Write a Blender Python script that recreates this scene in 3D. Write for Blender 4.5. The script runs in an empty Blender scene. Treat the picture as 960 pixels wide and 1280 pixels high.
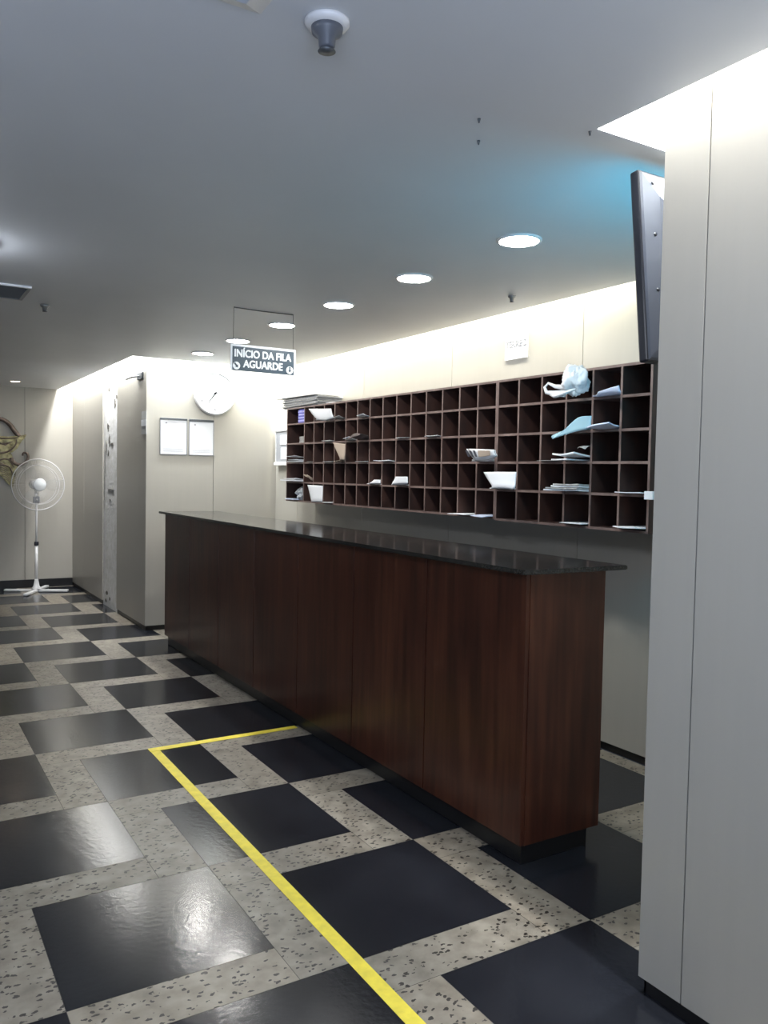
import bpy, bmesh, math, random
from mathutils import Vector, Matrix, noise
random.seed(7)
S = bpy.context.scene
COL = S.collection
PI = math.pi

# ------------------------------------------------------------------ camera
cam_d = bpy.data.cameras.new('camera'); cam = bpy.data.objects.new('camera', cam_d); COL.objects.link(cam)
Rr = ((0.8540592, -0.5198526, 0.0183335), (0.0070479, 0.0468061, 0.9988791), (0.5201281, 0.8529727, -0.0436391))
rt, up, fw = (Vector(r) for r in Rr)
M4 = Matrix.Identity(4)
for i in range(3):
    M4[i][0] = rt[i]; M4[i][1] = up[i]; M4[i][2] = -fw[i]
M4.translation = Vector((-2.0194, -2.2893, 1.4548))
cam.matrix_world = M4
cam_d.sensor_fit = 'VERTICAL'; cam_d.sensor_height = 36.0; cam_d.lens = 1025.57 / 1280 * 36.0
cam_d.clip_start = 0.02
S.camera = cam

# ------------------------------------------------------------------ world, exposure, large lights
w = bpy.data.worlds.new('world'); S.world = w; w.use_nodes = True
w.node_tree.nodes['Background'].inputs[0].default_value = (0.7, 0.8, 1.0, 1)
w.node_tree.nodes['Background'].inputs[1].default_value = 0.05
S.view_settings.view_transform = 'Standard'; S.view_settings.look = 'None'
S.view_settings.exposure = 0.0; S.view_settings.gamma = 1.0; S.view_settings.use_curve_mapping = False

H = 2.458          # ceiling underside
ROOF = 2.80        # top of the light coves
XW = 1.288         # panelled wall behind the shelves
XP, YP = -0.192, -0.732   # near pillar corner
XL, YC = 0.01, 5.20       # clock wall corner
YF = 8.60          # far wall
X0, Y0 = -4.6, -4.6       # outer limits of the hall behind the camera

def area(name, loc, rot, sx, sy, power, color=(1, 1, 1), spread=None):
    d = bpy.data.lights.new(name, 'AREA'); d.shape = 'RECTANGLE'; d.size = sx; d.size_y = sy
    d.energy = power; d.color = color
    if spread: d.spread = spread
    o = bpy.data.objects.new(name, d); COL.objects.link(o); o.location = loc; o.rotation_euler = rot
    return o
WARM = (1.0, 0.97, 0.86)
COOL = (0.93, 0.97, 1.0)
# fluorescent battens on the roof of each cove, shining down beside the walls
area('cove_light_shelf_wall', (1.20, 2.9, ROOF-0.03), (0, 0, 0), 0.06, 4.6, 165, WARM)
area('cove_light_clock_wall', (0.62, YC-0.14, ROOF-0.03), (0, 0, 0), 1.2, 0.06, 54, (0.94, 0.98, 1.0))
area('cove_light_left_panels', (XL-0.10, 6.85, ROOF-0.03), (0, 0, 0), 0.06, 3.1, 90, (0.98, 0.98, 0.98))
area('cove_light_pillar', (XP-0.045, -1.9, ROOF-0.03), (0, 0, 0), 0.05, 2.5, 130, (1.0, 0.995, 0.975))
area('cove_light_pillar_end', (0.5, YP+0.09, ROOF-0.03), (0, 0, 0), 1.3, 0.06, 60, COOL)
# added bluish fill behind the camera, aimed up to brighten the ceiling
area('added_ceiling_fill', (-2.7, -3.5, 1.3), (math.radians(152), 0, math.radians(-10)), 2.4, 1.4, 110, (0.62, 0.74, 1.0))

# ------------------------------------------------------------------ materials
def mat(name, col, rough=0.5, metal=0.0, spec=0.5, noise_amt=0.0, noise_scale=8.0, noise_stretch=(1, 1, 1), col2=None,
        emit=None, estr=0.0, trans=0.0, bump=0.0, bump_scale=60, coat=0.0, alpha=1.0, rvar=0.0):
    m = bpy.data.materials.new(name); m.use_nodes = True
    nt = m.node_tree; N = nt.nodes; L = nt.links; b = N['Principled BSDF']
    b.inputs['Base Color'].default_value = (*col, 1); b.inputs['Roughness'].default_value = rough
    b.inputs['Metallic'].default_value = metal; b.inputs['Specular IOR Level'].default_value = spec
    if coat: b.inputs['Coat Weight'].default_value = coat; b.inputs['Coat Roughness'].default_value = 0.1
    if trans: b.inputs['Transmission Weight'].default_value = trans
    if alpha < 1: b.inputs['Alpha'].default_value = alpha
    if emit: b.inputs['Emission Color'].default_value = (*emit, 1); b.inputs['Emission Strength'].default_value = estr
    if noise_amt or col2 or bump or rvar:
        tc = N.new('ShaderNodeTexCoord'); mp = N.new('ShaderNodeMapping'); mp.inputs['Scale'].default_value = noise_stretch
        L.new(tc.outputs['Object'], mp.inputs['Vector'])
        nz = N.new('ShaderNodeTexNoise'); nz.inputs['Scale'].default_value = noise_scale; nz.inputs['Detail'].default_value = 6
        L.new(mp.outputs[0], nz.inputs['Vector'])
        if noise_amt or col2:
            rp = N.new('ShaderNodeValToRGB'); rp.color_ramp.elements[0].position = 0.32; rp.color_ramp.elements[1].position = 0.68
            c2 = col2 or tuple(min(1, c*(1+noise_amt)) for c in col); c1 = col if col2 else tuple(c*(1-noise_amt) for c in col)
            rp.color_ramp.elements[0].color = (*c1, 1); rp.color_ramp.elements[1].color = (*c2, 1)
            L.new(nz.outputs['Fac'], rp.inputs[0]); L.new(rp.outputs[0], b.inputs['Base Color'])
        if rvar:
            mr = N.new('ShaderNodeMapRange'); mr.inputs['To Min'].default_value = rough-rvar; mr.inputs['To Max'].default_value = rough+rvar
            L.new(nz.outputs['Fac'], mr.inputs['Value']); L.new(mr.outputs[0], b.inputs['Roughness'])
        if bump:
            nb = N.new('ShaderNodeTexNoise'); nb.inputs['Scale'].default_value = bump_scale; nb.inputs['Detail'].default_value = 4
            L.new(mp.outputs[0], nb.inputs['Vector'])
            bp = N.new('ShaderNodeBump'); bp.inputs['Strength'].default_value = bump; bp.inputs['Distance'].default_value = 0.01
            L.new(nb.outputs['Fac'], bp.inputs['Height']); L.new(bp.outputs[0], b.inputs['Normal'])
    return m

M = {}
M['laminate'] = mat('greige laminate', (0.45, 0.43, 0.38), 0.32, noise_amt=0.012, noise_scale=5, noise_stretch=(6, 6, .4))
M['joint'] = mat('dark panel joint', (0.012, 0.011, 0.010), 0.9)
M['ceiling'] = mat('ceiling paint', (0.70, 0.72, 0.74), 0.5, noise_amt=0.02, noise_scale=2, spec=0.35)
M['cove'] = mat('white cove paint', (0.85, 0.85, 0.82), 0.8)
M['plaster'] = mat('bare plaster', (0.93, 0.93, 0.89), 0.85, noise_amt=0.12, noise_scale=14, bump=0.4, bump_scale=30)
M['damage'] = mat('exposed mortar', (0.16, 0.15, 0.13), 0.95, noise_amt=0.3, noise_scale=40)
M['black_base'] = mat('black plinth', (0.012, 0.012, 0.013), 0.35)
M['grout'] = mat('dark grout', (0.06, 0.055, 0.05), 0.9)
M['tape'] = mat('yellow floor tape', (0.80, 0.66, 0.05), 0.5, noise_amt=0.10, noise_scale=25)
M['granite'] = mat('black granite top', (0.022, 0.022, 0.021), 0.13, noise_amt=0.6, noise_scale=180, spec=0.6)
M['granite_edge_highlight'] = mat('granite edge painted highlight', (0.42, 0.42, 0.40), 0.3)  # highlight of the polished bevel, painted in as a pale colour
M['shelf_wood'] = mat('dark reddish shelf wood', (0.034, 0.017, 0.014), 0.55, col2=(0.060, 0.027, 0.020), noise_scale=6, noise_stretch=(3, 3, 1))
M['shelf_edge'] = mat('worn shelf edge', (0.13, 0.085, 0.075), 0.5, col2=(0.24, 0.17, 0.15), noise_scale=5, noise_stretch=(1, 2, 2))
M['paper'] = mat('white paper', (0.80, 0.82, 0.85), 0.7)
M['paper_blue'] = mat('pale blue paper', (0.34, 0.56, 0.66), 0.6)
M['paper_lilac'] = mat('bluish white paper', (0.62, 0.68, 0.85), 0.6)
M['kraft'] = mat('kraft paper', (0.42, 0.34, 0.27), 0.8)
M['brown_paper'] = mat('dark brown paper', (0.11, 0.085, 0.08), 0.8)
M['ink'] = mat('black ink', (0.006, 0.006, 0.006), 0.9, spec=0.0)
M['numeral'] = mat('grey numeral ink', (0.12, 0.12, 0.13), 0.9, spec=0.0)
M['print'] = mat('grey print', (0.05, 0.05, 0.065), 0.7)
M['print_light'] = mat('pale grey print', (0.35, 0.35, 0.38), 0.7)
M['grey_paper'] = mat('grey newsprint', (0.38, 0.38, 0.37), 0.8, noise_amt=0.25, noise_scale=40)
M['violet'] = mat('violet envelope', (0.12, 0.12, 0.50), 0.6)
M['violet_pale'] = mat('pale violet edge', (0.45, 0.45, 0.85), 0.6)
M['bag'] = mat('white polythene', (0.78, 0.80, 0.82), 0.35, trans=0.1)
M['white_plastic'] = mat('white plastic', (0.78, 0.78, 0.78), 0.35)
M['grey_plastic'] = mat('grey plastic', (0.30, 0.31, 0.33), 0.4)
M['dark_plastic'] = mat('dark plastic', (0.02, 0.022, 0.03), 0.3)
M['tv_back'] = mat('grey blue television casing', (0.065, 0.075, 0.10), 0.33, noise_amt=0.05)
M['sprinkler'] = mat('slate grey sprinkler casing', (0.10, 0.11, 0.13), 0.4)
M['metal'] = mat('brushed metal', (0.35, 0.36, 0.37), 0.35, metal=0.9)
M['dark_metal'] = mat('dark metal', (0.10, 0.11, 0.12), 0.45, metal=0.6)
M['gold'] = mat('antique gold', (0.10, 0.08, 0.04), 0.3, metal=0.7, col2=(0.48, 0.42, 0.22), noise_scale=16, bump=1.0, bump_scale=16)
M['bronze'] = mat('dark bronze', (0.10, 0.075, 0.06), 0.4, metal=0.5, col2=(0.25, 0.19, 0.16), noise_scale=12)
M['sign_face'] = mat('dark slate sign face', (0.035, 0.06, 0.085), 0.4)
M['sign_white'] = mat('sign white', (0.85, 0.88, 0.9), 0.5)
M['lamp'] = mat('lit lamp diffuser', (0.9, 0.9, 0.9), 0.5, emit=(1, 0.98, 0.94), estr=150)
M['lamp_cool'] = mat('cool lit lamp glass', (0.9, 0.9, 0.9), 0.5, emit=(0.85, 0.90, 1.0), estr=62)
M['lamp_warm'] = mat('lit warm lamp diffuser', (0.9, 0.8, 0.7), 0.5, emit=(1, 0.72, 0.48), estr=22)
M['screen'] = mat('lit television screen', (0.02, 0.02, 0.02), 0.2, emit=(0.05, 0.55, 0.85), estr=4.4)
M['fan_blade'] = mat('translucent fan blade', (0.62, 0.62, 0.63), 0.3, alpha=0.22)
M['clear_plastic'] = mat('clear plastic', (0.85, 0.86, 0.85), 0.15, alpha=0.7)

# counter veneer: vertical streaks of red-brown
def veneer():
    m = mat('dark mahogany veneer', (0.03, 0.012, 0.008), 0.30, spec=0.45)
    nt = m.node_tree; N = nt.nodes; L = nt.links; b = N['Principled BSDF']
    tc = N.new('ShaderNodeTexCoord')
    mp = N.new('ShaderNodeMapping'); mp.inputs['Scale'].default_value = (9, 9, 0.55); L.new(tc.outputs['Object'], mp.inputs['Vector'])
    n1 = N.new('ShaderNodeTexNoise'); n1.inputs['Scale'].default_value = 3.5; n1.inputs['Detail'].default_value = 8; L.new(mp.outputs[0], n1.inputs['Vector'])
    mp2 = N.new('ShaderNodeMapping'); mp2.inputs['Scale'].default_value = (1.6, 1.6, 0.8); L.new(tc.outputs['Object'], mp2.inputs['Vector'])
    n2 = N.new('ShaderNodeTexNoise'); n2.inputs['Scale'].default_value = 2.0; n2.inputs['Detail'].default_value = 3; L.new(mp2.outputs[0], n2.inputs['Vector'])
    mx = N.new('ShaderNodeMath'); mx.operation = 'MULTIPLY_ADD'; mx.inputs[1].default_value = 0.55
    ms = N.new('ShaderNodeMath'); ms.operation = 'MULTIPLY'; ms.inputs[1].default_value = 0.45
    L.new(n1.outputs['Fac'], mx.inputs[0]); L.new(n2.outputs['Fac'], ms.inputs[0]); L.new(ms.outputs[0], mx.inputs[2])
    r = N.new('ShaderNodeValToRGB'); e = r.color_ramp.elements
    e[0].position = 0.36; e[0].color = (0.030, 0.0095, 0.006, 1); e[1].position = 0.64; e[1].color = (0.088, 0.029, 0.015, 1)
    k = e.new(0.5); k.color = (0.055, 0.0165, 0.0095, 1)
    L.new(mx.outputs[0], r.inputs[0]); L.new(r.outputs[0], b.inputs['Base Color'])
    return m
M['veneer'] = veneer()

def slate():
    m = mat('black slate tile', (0.012, 0.014, 0.022), 0.3, spec=0.5)
    nt = m.node_tree; N = nt.nodes; L = nt.links; b = N['Principled BSDF']
    tc = N.new('ShaderNodeTexCoord'); n = N.new('ShaderNodeTexNoise'); n.inputs['Scale'].default_value = 3; n.inputs['Detail'].default_value = 8
    L.new(tc.outputs['Object'], n.inputs['Vector'])
    r = N.new('ShaderNodeValToRGB'); e = r.color_ramp.elements
    e[0].position = 0.35; e[0].color = (0.010, 0.0112, 0.015, 1); e[1].position = 0.7; e[1].color = (0.016, 0.018, 0.023, 1)
    L.new(n.outputs['Fac'], r.inputs[0]); L.new(r.outputs[0], b.inputs['Base Color'])
    mr = N.new('ShaderNodeMapRange'); mr.inputs['To Min'].default_value = 0.15; mr.inputs['To Max'].default_value = 0.19
    L.new(n.outputs['Fac'], mr.inputs['Value']); L.new(mr.outputs[0], b.inputs['Roughness'])
    n2 = N.new('ShaderNodeTexNoise'); n2.inputs['Scale'].default_value = 45; n2.inputs['Detail'].default_value = 3
    L.new(tc.outputs['Object'], n2.inputs['Vector'])
    bp = N.new('ShaderNodeBump'); bp.inputs['Strength'].default_value = 0.10; bp.inputs['Distance'].default_value = 0.004
    L.new(n2.outputs['Fac'], bp.inputs['Height']); L.new(bp.outputs[0], b.inputs['Normal'])
    return m
M['slate'] = slate()

def terrazzo():
    m = mat('pale stone with dark chips', (0.4, 0.38, 0.32), 0.4)
    nt = m.node_tree; N = nt.nodes; L = nt.links; b = N['Principled BSDF']
    tc = N.new('ShaderNodeTexCoord')
    n = N.new('ShaderNodeTexNoise'); n.inputs['Scale'].default_value = 14; n.inputs['Detail'].default_value = 8
    L.new(tc.outputs['Object'], n.inputs['Vector'])
    base = N.new('ShaderNodeValToRGB'); e = base.color_ramp.elements
    e[0].position = 0.3; e[0].color = (0.165, 0.145, 0.115, 1); e[1].position = 0.7; e[1].color = (0.30, 0.27, 0.22, 1)
    L.new(n.outputs['Fac'], base.inputs[0])
    # distort the coordinates a little so chips get ragged outlines
    n3 = N.new('ShaderNodeTexNoise'); n3.inputs['Scale'].default_value = 60
    L.new(tc.outputs['Object'], n3.inputs['Vector'])
    mixv = N.new('ShaderNodeMix'); mixv.data_type = 'VECTOR'; mixv.inputs[0].default_value = 0.022
    L.new(tc.outputs['Object'], mixv.inputs[4]); L.new(n3.outputs['Color'], mixv.inputs[5])
    v = N.new('ShaderNodeTexVoronoi'); v.inputs['Scale'].default_value = 46; v.inputs['Randomness'].default_value = 1
    mp = N.new('ShaderNodeMapping'); mp.inputs['Scale'].default_value = (1, 1.6, 1); mp.inputs['Rotation'].default_value = (0, 0, 0.6)
    L.new(mixv.outputs[1], mp.inputs['Vector']); L.new(mp.outputs[0], v.inputs['Vector'])
    sep = N.new('ShaderNodeSeparateColor'); L.new(v.outputs['Color'], sep.inputs[0])
    gt = N.new('ShaderNodeMath'); gt.operation = 'GREATER_THAN'; gt.inputs[1].default_value = 0.62; L.new(sep.outputs[0], gt.inputs[0])
    lt = N.new('ShaderNodeMath'); lt.operation = 'LESS_THAN'; lt.inputs[1].default_value = 0.38; L.new(v.outputs['Distance'], lt.inputs[0])
    mu = N.new('ShaderNodeMath'); mu.operation = 'MULTIPLY'; L.new(gt.outputs[0], mu.inputs[0]); L.new(lt.outputs[0], mu.inputs[1])
    mu2 = N.new('ShaderNodeMath'); mu2.operation = 'MULTIPLY'; mu2.inputs[1].default_value = 1.0; L.new(mu.outputs[0], mu2.inputs[0])
    mx = N.new('ShaderNodeMix'); mx.data_type = 'RGBA'; L.new(mu2.outputs[0], mx.inputs[0]); L.new(base.outputs[0], mx.inputs[6])
    mx.inputs[7].default_value = (0.022, 0.018, 0.015, 1)
    at = N.new('ShaderNodeAttribute'); at.attribute_name = 'tone'
    ml = N.new('ShaderNodeMix'); ml.data_type = 'RGBA'; ml.blend_type = 'MULTIPLY'; ml.inputs[0].default_value = 1
    L.new(mx.outputs[2], ml.inputs[6]); L.new(at.outputs['Color'], ml.inputs[7])
    L.new(ml.outputs[2], b.inputs['Base Color'])
    b.inputs['Roughness'].default_value = 0.36
    return m
M['terrazzo'] = terrazzo()

# ------------------------------------------------------------------ mesh helpers
class MB:
    def __init__(s): s.bm = bmesh.new(); s.mats = []
    def mi(s, m):
        if m not in s.mats: s.mats.append(m)
        return s.mats.index(m)
    def _set(s, faces, m, smooth=False):
        k = s.mi(m)
        for f in faces: f.material_index = k; f.smooth = smooth
    def box(s, x0, x1, y0, y1, z0, z1, m, bevel=0.0, faces=None):
        r = bmesh.ops.create_cube(s.bm, size=1.0)
        vs = r['verts']
        for v in vs: v.co = Vector((x0+(v.co.x+.5)*(x1-x0), y0+(v.co.y+.5)*(y1-y0), z0+(v.co.z+.5)*(z1-z0)))
        fs = list({f for v in vs for f in v.link_faces}); s._set(fs, m)
        if faces:                                     # faces: {axis sign: material}
            for f in fs:
                f.normal_update()
                for (ax, sg), mm in faces.items():
                    if f.normal[ax]*sg > .9: f.material_index = s.mi(mm)
        if bevel:
            es = list({e for v in vs for e in v.link_edges})
            bmesh.ops.bevel(s.bm, geom=es, offset=bevel, segments=2, affect='EDGES', profile=.5, clamp_overlap=True)
        return vs
    def poly(s, pts, m, smooth=False):
        f = s.bm.faces.new([s.bm.verts.new(p) for p in pts]); s._set([f], m, smooth); return f
    def lathe(s, prof, m, seg=32, mtx=None, smooth=True, cap=True):
        rings = []
        for r, z in prof:
            rings.append([s.bm.verts.new((r*math.cos(2*PI*i/seg), r*math.sin(2*PI*i/seg), z)) for i in range(seg)])
        fs = []
        for a, b in zip(rings, rings[1:]):
            for i in range(seg): fs.append(s.bm.faces.new((a[i], a[(i+1) % seg], b[(i+1) % seg], b[i])))
        s._set(fs, m, smooth)
        if cap:
            c = []
            if prof[0][0] > 1e-6: c.append(s.bm.faces.new(list(reversed(rings[0]))))
            if prof[-1][0] > 1e-6: c.append(s.bm.faces.new(rings[-1]))
            s._set(c, m)
        vs = [v for r_ in rings for v in r_]
        if mtx is not None:
            for v in vs: v.co = mtx @ v.co
        return vs
    def tube(s, pts, r, m, seg=8, closed=False, taper=None):
        pts = [Vector(p) for p in pts]; n = len(pts); rings = []
        prev = None
        for i, p in enumerate(pts):
            if closed: t = (pts[(i+1) % n]-pts[i-1])
            else: t = pts[min(i+1, n-1)]-pts[max(i-1, 0)]
            t = t.normalized()
            if prev is None:
                a = Vector((0, 0, 1)) if abs(t.z) < .9 else Vector((1, 0, 0))
                u = t.cross(a).normalized()
            else: u = (prev - t*prev.dot(t)).normalized()
            prev = u; vv = t.cross(u)
            rr = r if taper is None else r*taper[i]
            rings.append([s.bm.verts.new(p+rr*(math.cos(2*PI*k/seg)*u+math.sin(2*PI*k/seg)*vv)) for k in range(seg)])
        fs = []
        pr = list(zip(rings, rings[1:])) + ([(rings[-1], rings[0])] if closed else [])
        for a, b in pr:
            for k in range(seg): fs.append(s.bm.faces.new((a[k], a[(k+1) % seg], b[(k+1) % seg], b[k])))
        if not closed:
            fs.append(s.bm.faces.new(list(reversed(rings[0])))); fs.append(s.bm.faces.new(rings[-1]))
        s._set(fs, m, True)
    def prism(s, outline, axis, a0, a1, m, bevel=0):
        """outline: 2D points in the plane across axis ('x','y','z'), extruded a0..a1"""
        def P(u, v, a): return {'x': (a, u, v), 'y': (u, a, v), 'z': (u, v, a)}[axis]
        A = [s.bm.verts.new(P(u, v, a0)) for u, v in outline]; B = [s.bm.verts.new(P(u, v, a1)) for u, v in outline]
        n = len(A); fs = [s.bm.faces.new(A), s.bm.faces.new(list(reversed(B)))]
        for i in range(n): fs.append(s.bm.faces.new((A[i], B[i], B[(i+1) % n], A[(i+1) % n])))
        s._set(fs, m)
        if bevel:
            es = [e for f in fs[:2] for e in f.edges]
            bmesh.ops.bevel(s.bm, geom=list(set(es)), offset=bevel, segments=2, affect='EDGES')
    def grid(s, rows, m, smooth=True):
        vr = [[s.bm.verts.new(p) for p in r] for r in rows]; fs = []
        for a, b in zip(vr, vr[1:]):
            for i in range(len(a)-1): fs.append(s.bm.faces.new((a[i], a[i+1], b[i+1], b[i])))
        s._set(fs, m, smooth)
    def build(s, name, parent=None, origin=None):
        me = bpy.data.meshes.new(name)
        bmesh.ops.recalc_face_normals(s.bm, faces=s.bm.faces[:])
        if origin is not None:
            o = Vector(origin)
            for v in s.bm.verts: v.co -= o
        s.bm.to_mesh(me); s.bm.free()
        for m in s.mats: me.materials.append(m)
        ob = bpy.data.objects.new(name, me); COL.objects.link(ob)
        if origin is not None: ob.location = origin
        if parent: ob.parent = parent
        return ob

def tag(o, label, cat, group=None):
    o['label'] = label; o['category'] = cat
    if group: o['group'] = group
    return o
def thing(name, label, cat, loc=(0, 0, 0), rotz=0, group=None):
    o = bpy.data.objects.new(name, None); COL.objects.link(o); o.location = loc; o.rotation_euler = (0, 0, rotz)
    o.empty_display_size = .05
    return tag(o, label, cat, group)
def struct(mb, name):
    o = mb.build(name); o['kind'] = 'structure'; return o
def text(name, body, size, m, parent, mtx, bold=0.0, depth=0.001, label=None):
    c = bpy.data.curves.new(name, 'FONT'); c.body = body; c.size = size; c.align_x = 'CENTER'; c.align_y = 'CENTER'
    c.extrude = depth
    t = bpy.data.objects.new(name, c); COL.objects.link(t)
    bpy.context.view_layer.update()
    me = bpy.data.meshes.new_from_object(t); bpy.data.objects.remove(t)
    if bold:                      # thicken by overlaying slightly shifted copies of the glyphs
        bm = bmesh.new()
        for q, (dx, dy) in enumerate([(0, 0), (bold, 0), (-bold, 0), (0, bold*.8), (0, -bold*.8), (bold, bold*.7), (-bold, -bold*.7)]):
            m2 = me.copy(); m2.transform(Matrix.Translation((dx, dy, q*.00004))); bm.from_mesh(m2); bpy.data.meshes.remove(m2)
        bm.to_mesh(me); bm.free()
    me.transform(mtx); me.materials.clear(); me.materials.append(m)
    o = bpy.data.objects.new(name, me); COL.objects.link(o)
    if parent: o.parent = parent
    if label: o['label'] = label
    return o
def dup(root, loc, label=None, group=None):
    r = root.copy(); COL.objects.link(r); r.location = loc
    if label: r['label'] = label
    if group: r['group'] = group
    for ch in list(root.children):
        c = ch.copy(); COL.objects.link(c); c.parent = r
        for g in list(ch.children):
            d = g.copy(); COL.objects.link(d); d.parent = c
    return r

# ------------------------------------------------------------------ floor
ta, tb = 0.6061, 0.1826; OX, OY = -1.6109, -0.0261
fx0, fx1, fy0, fy1 = X0, XW, Y0, YF
b = MB(); tone = b.bm.loops.layers.float_color.new('tone')
def tile(x0, x1, y0, y1, m):
    g = 0.0009
    x0 = max(x0+g, fx0); x1 = min(x1-g, fx1); y0 = max(y0+g, fy0); y1 = min(y1-g, fy1)
    if x1-x0 < .003 or y1-y0 < .003: return
    f = b.poly([(x0, y0, 0), (x1, y0, 0), (x1, y1, 0), (x0, y1, 0)], m)
    t = random.uniform(.86, 1.06); w_ = random.uniform(-.02, .02)
    for l in f.loops: l[tone] = (t*(1+w_), t, t*(1-w_), 1)
for i in range(-25, 30):
    for j in range(-25, 30):
        x = OX+i*ta+j*(ta+tb); y = OY+i*ta-j*tb
        if x < fx0-2 or x > fx1+1 or y < fy0-2 or y > fy1+1: continue
        tile(x, x+ta, y, y+ta, M['slate'])
        tile(x, x+ta, y-tb, y, M['terrazzo'])
        tile(x+ta, x+ta+tb, y-tb, y+ta-tb, M['terrazzo'])
b.box(fx0, fx1, fy0, fy1, -0.08, -0.0012, M['grout'])
floor = struct(b, 'floor')

# ------------------------------------------------------------------ ceiling with light coves
b = MB(); T = 0.05
XC_S, YCUT, XC_P, YC_C, XC_L = 1.214, -0.553, -0.27, 4.985, -0.17
b.box(X0, XC_P, Y0, YF, H, H+T, M['ceiling'])
b.box(XC_P, XC_S, YCUT, YC_C, H, H+T, M['ceiling'])
b.box(XC_P, XC_L, YC_C, YF, H, H+T, M['ceiling'])
ceiling = struct(b, 'ceiling')
b = MB()   # cove boxes above the ceiling
b.box(X0, XW+.2, Y0, YF+.1, ROOF, ROOF+.05, M['cove'])
b.box(XC_S-.34, XC_S-.32, YCUT+.32, YC_C-.32, H+T, ROOF, M['cove'])
b.box(XC_S-.32, XW, YCUT+.30, YCUT+.32, H+T, ROOF, M['cove'])
b.box(XC_L-.02, XC_S-.32, YC_C-.34, YC_C-.32, H+T, ROOF, M['cove'])
b.box(XC_L-.34, XC_L-.32, YC_C-.34, YF, H+T, ROOF, M['cove'])
b.box(XC_L-.32, XC_L-.02, YC_C-.34, YC_C-.32, H+T, ROOF, M['cove'])
b.box(XC_P-.24, XC_P-.22, Y0, YCUT+.24, H+T, ROOF, M['cove'])
b.box(XC_P-.22, XW, YCUT+.22, YCUT+.24, H+T, ROOF, M['cove'])
o = struct(b, 'trim_1')

# ------------------------------------------------------------------ panelled walls
def panels_y(name, x, sg, edges, z0=0.045, z1=ROOF, thick=0.018, back=0.25, m=None, yr=None):
    """panels on a wall at plane x whose visible face looks to sg (-1 = towards -x)"""
    b = MB(); m = m or M['laminate']; g = .0022
    for a, c in zip(edges, edges[1:]):
        b.box(min(x, x-sg*thick), max(x, x-sg*thick), a+g, c-g, z0, z1, m)
    lo, hi = (yr or (edges[0], edges[-1]))
    xa = x-sg*thick; xb = x-sg*(thick+back)
    b.box(min(xa, xb), max(xa, xb), lo, hi, 0, z1, M['joint'])
    return struct(b, name)
def panels_x(name, y, sg, edges, z0=0.045, z1=ROOF, thick=0.018, back=0.2, xr=None):
    b = MB(); g = .0022
    for a, c in zip(edges, edges[1:]):
        b.box(a+g, c-g, min(y, y-sg*thick), max(y, y-sg*thick), z0, z1, M['laminate'])
    lo, hi = (xr or (edges[0], edges[-1]))
    ya = y-sg*thick; yb = y-sg*(thick+back)
    b.box(lo, hi, min(ya, yb), max(ya, yb), 0, z1, M['joint'])
    return struct(b, name)
panels_y('wall_right', XW, -1, [YP-.3, -.18, 1.053, 2.28, 3.48, 4.70, YC])
panels_x('wall_clock', YC, -1, [XL, 0.645, XW+.018], xr=(XL+.018, XW+.2))
panels_y('wall_left_return', XL, -1, [YC, 6.29], back=.12, yr=(YC+.018, 6.29))
panels_y('wall_left_panels', XL, -1, [6.93, 7.9, YF], back=.12)
panels_x('wall_far', YF, -1, [-3.9, -2.9, -1.72, -.545, XL+.018], z1=ROOF, xr=(X0, XL+.15))
# near pillar: a boxed column clad with the same panels
b = MB(); g = .0022
for a, c in zip([-4.4, -3.2, -2.05, -.877, ][:3], [-3.2, -2.05, -.877]):
    b.box(XP, XP+.018, a+g, c-g, .045, ROOF, M['laminate'])
b.box(XP, XP+.018, -.877+g, YP, .045, ROOF, M['laminate'])
b.box(XP+.018, .52, YP-.018, YP, .045, ROOF, M['laminate']); b.box(.52+g, XW-.002, YP-.018, YP, .045, ROOF, M['laminate'])
b.box(XP+.018, XW, -4.4, YP-.018, 0, ROOF, M['joint'])
pillar = struct(b, 'wall_pillar')
# bare plaster strip where a panel is missing
b = MB(); b.box(XL+.012, XL+.10, 6.29, 6.93, 0, ROOF, M['plaster'])
random.seed(3)
def blotch(cy, cz, ry, rz, n=13):
    pts = [(cy+ry*math.cos(2*PI*k/n)*random.uniform(.5, 1.2), cz+rz*math.sin(2*PI*k/n)*random.uniform(.5, 1.2)) for k in range(n)]
    b.prism(pts, 'x', XL+.008, XL+.013, M['damage'])
for c in [(6.70, 2.32, .10, .04), (6.42, 2.15, .05, .07), (6.36, 2.22, .04, .03), (6.72, 1.93, .06, .05), (6.66, 1.78, .05, .10), (6.80, 1.70, .04, .13), (6.55, 1.74, .09, .02), (6.70, 1.64, .04, .05),
          (6.86, 1.55, .02, .16), (6.60, 1.262, .22, .005), (6.62, 1.15, .04, .02), (6.75, .14, .08, .04), (6.62, .10, .05, .03), (6.80, .06, .07, .03), (6.88, 1.3, .012, .2)]:
    blotch(c[0], c[1], c[2]*.62, c[3]*.72)
struct(b, 'wall_plaster')
# plain hall walls that close the room behind and beside the camera
b = MB(); b.box(X0-.1, X0, Y0, YF, 0, ROOF, M['laminate']); struct(b, 'wall_left')
b = MB(); b.box(X0-.1, XW, Y0-.1, Y0, 0, ROOF, M['laminate']); struct(b, 'wall_rear')
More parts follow.
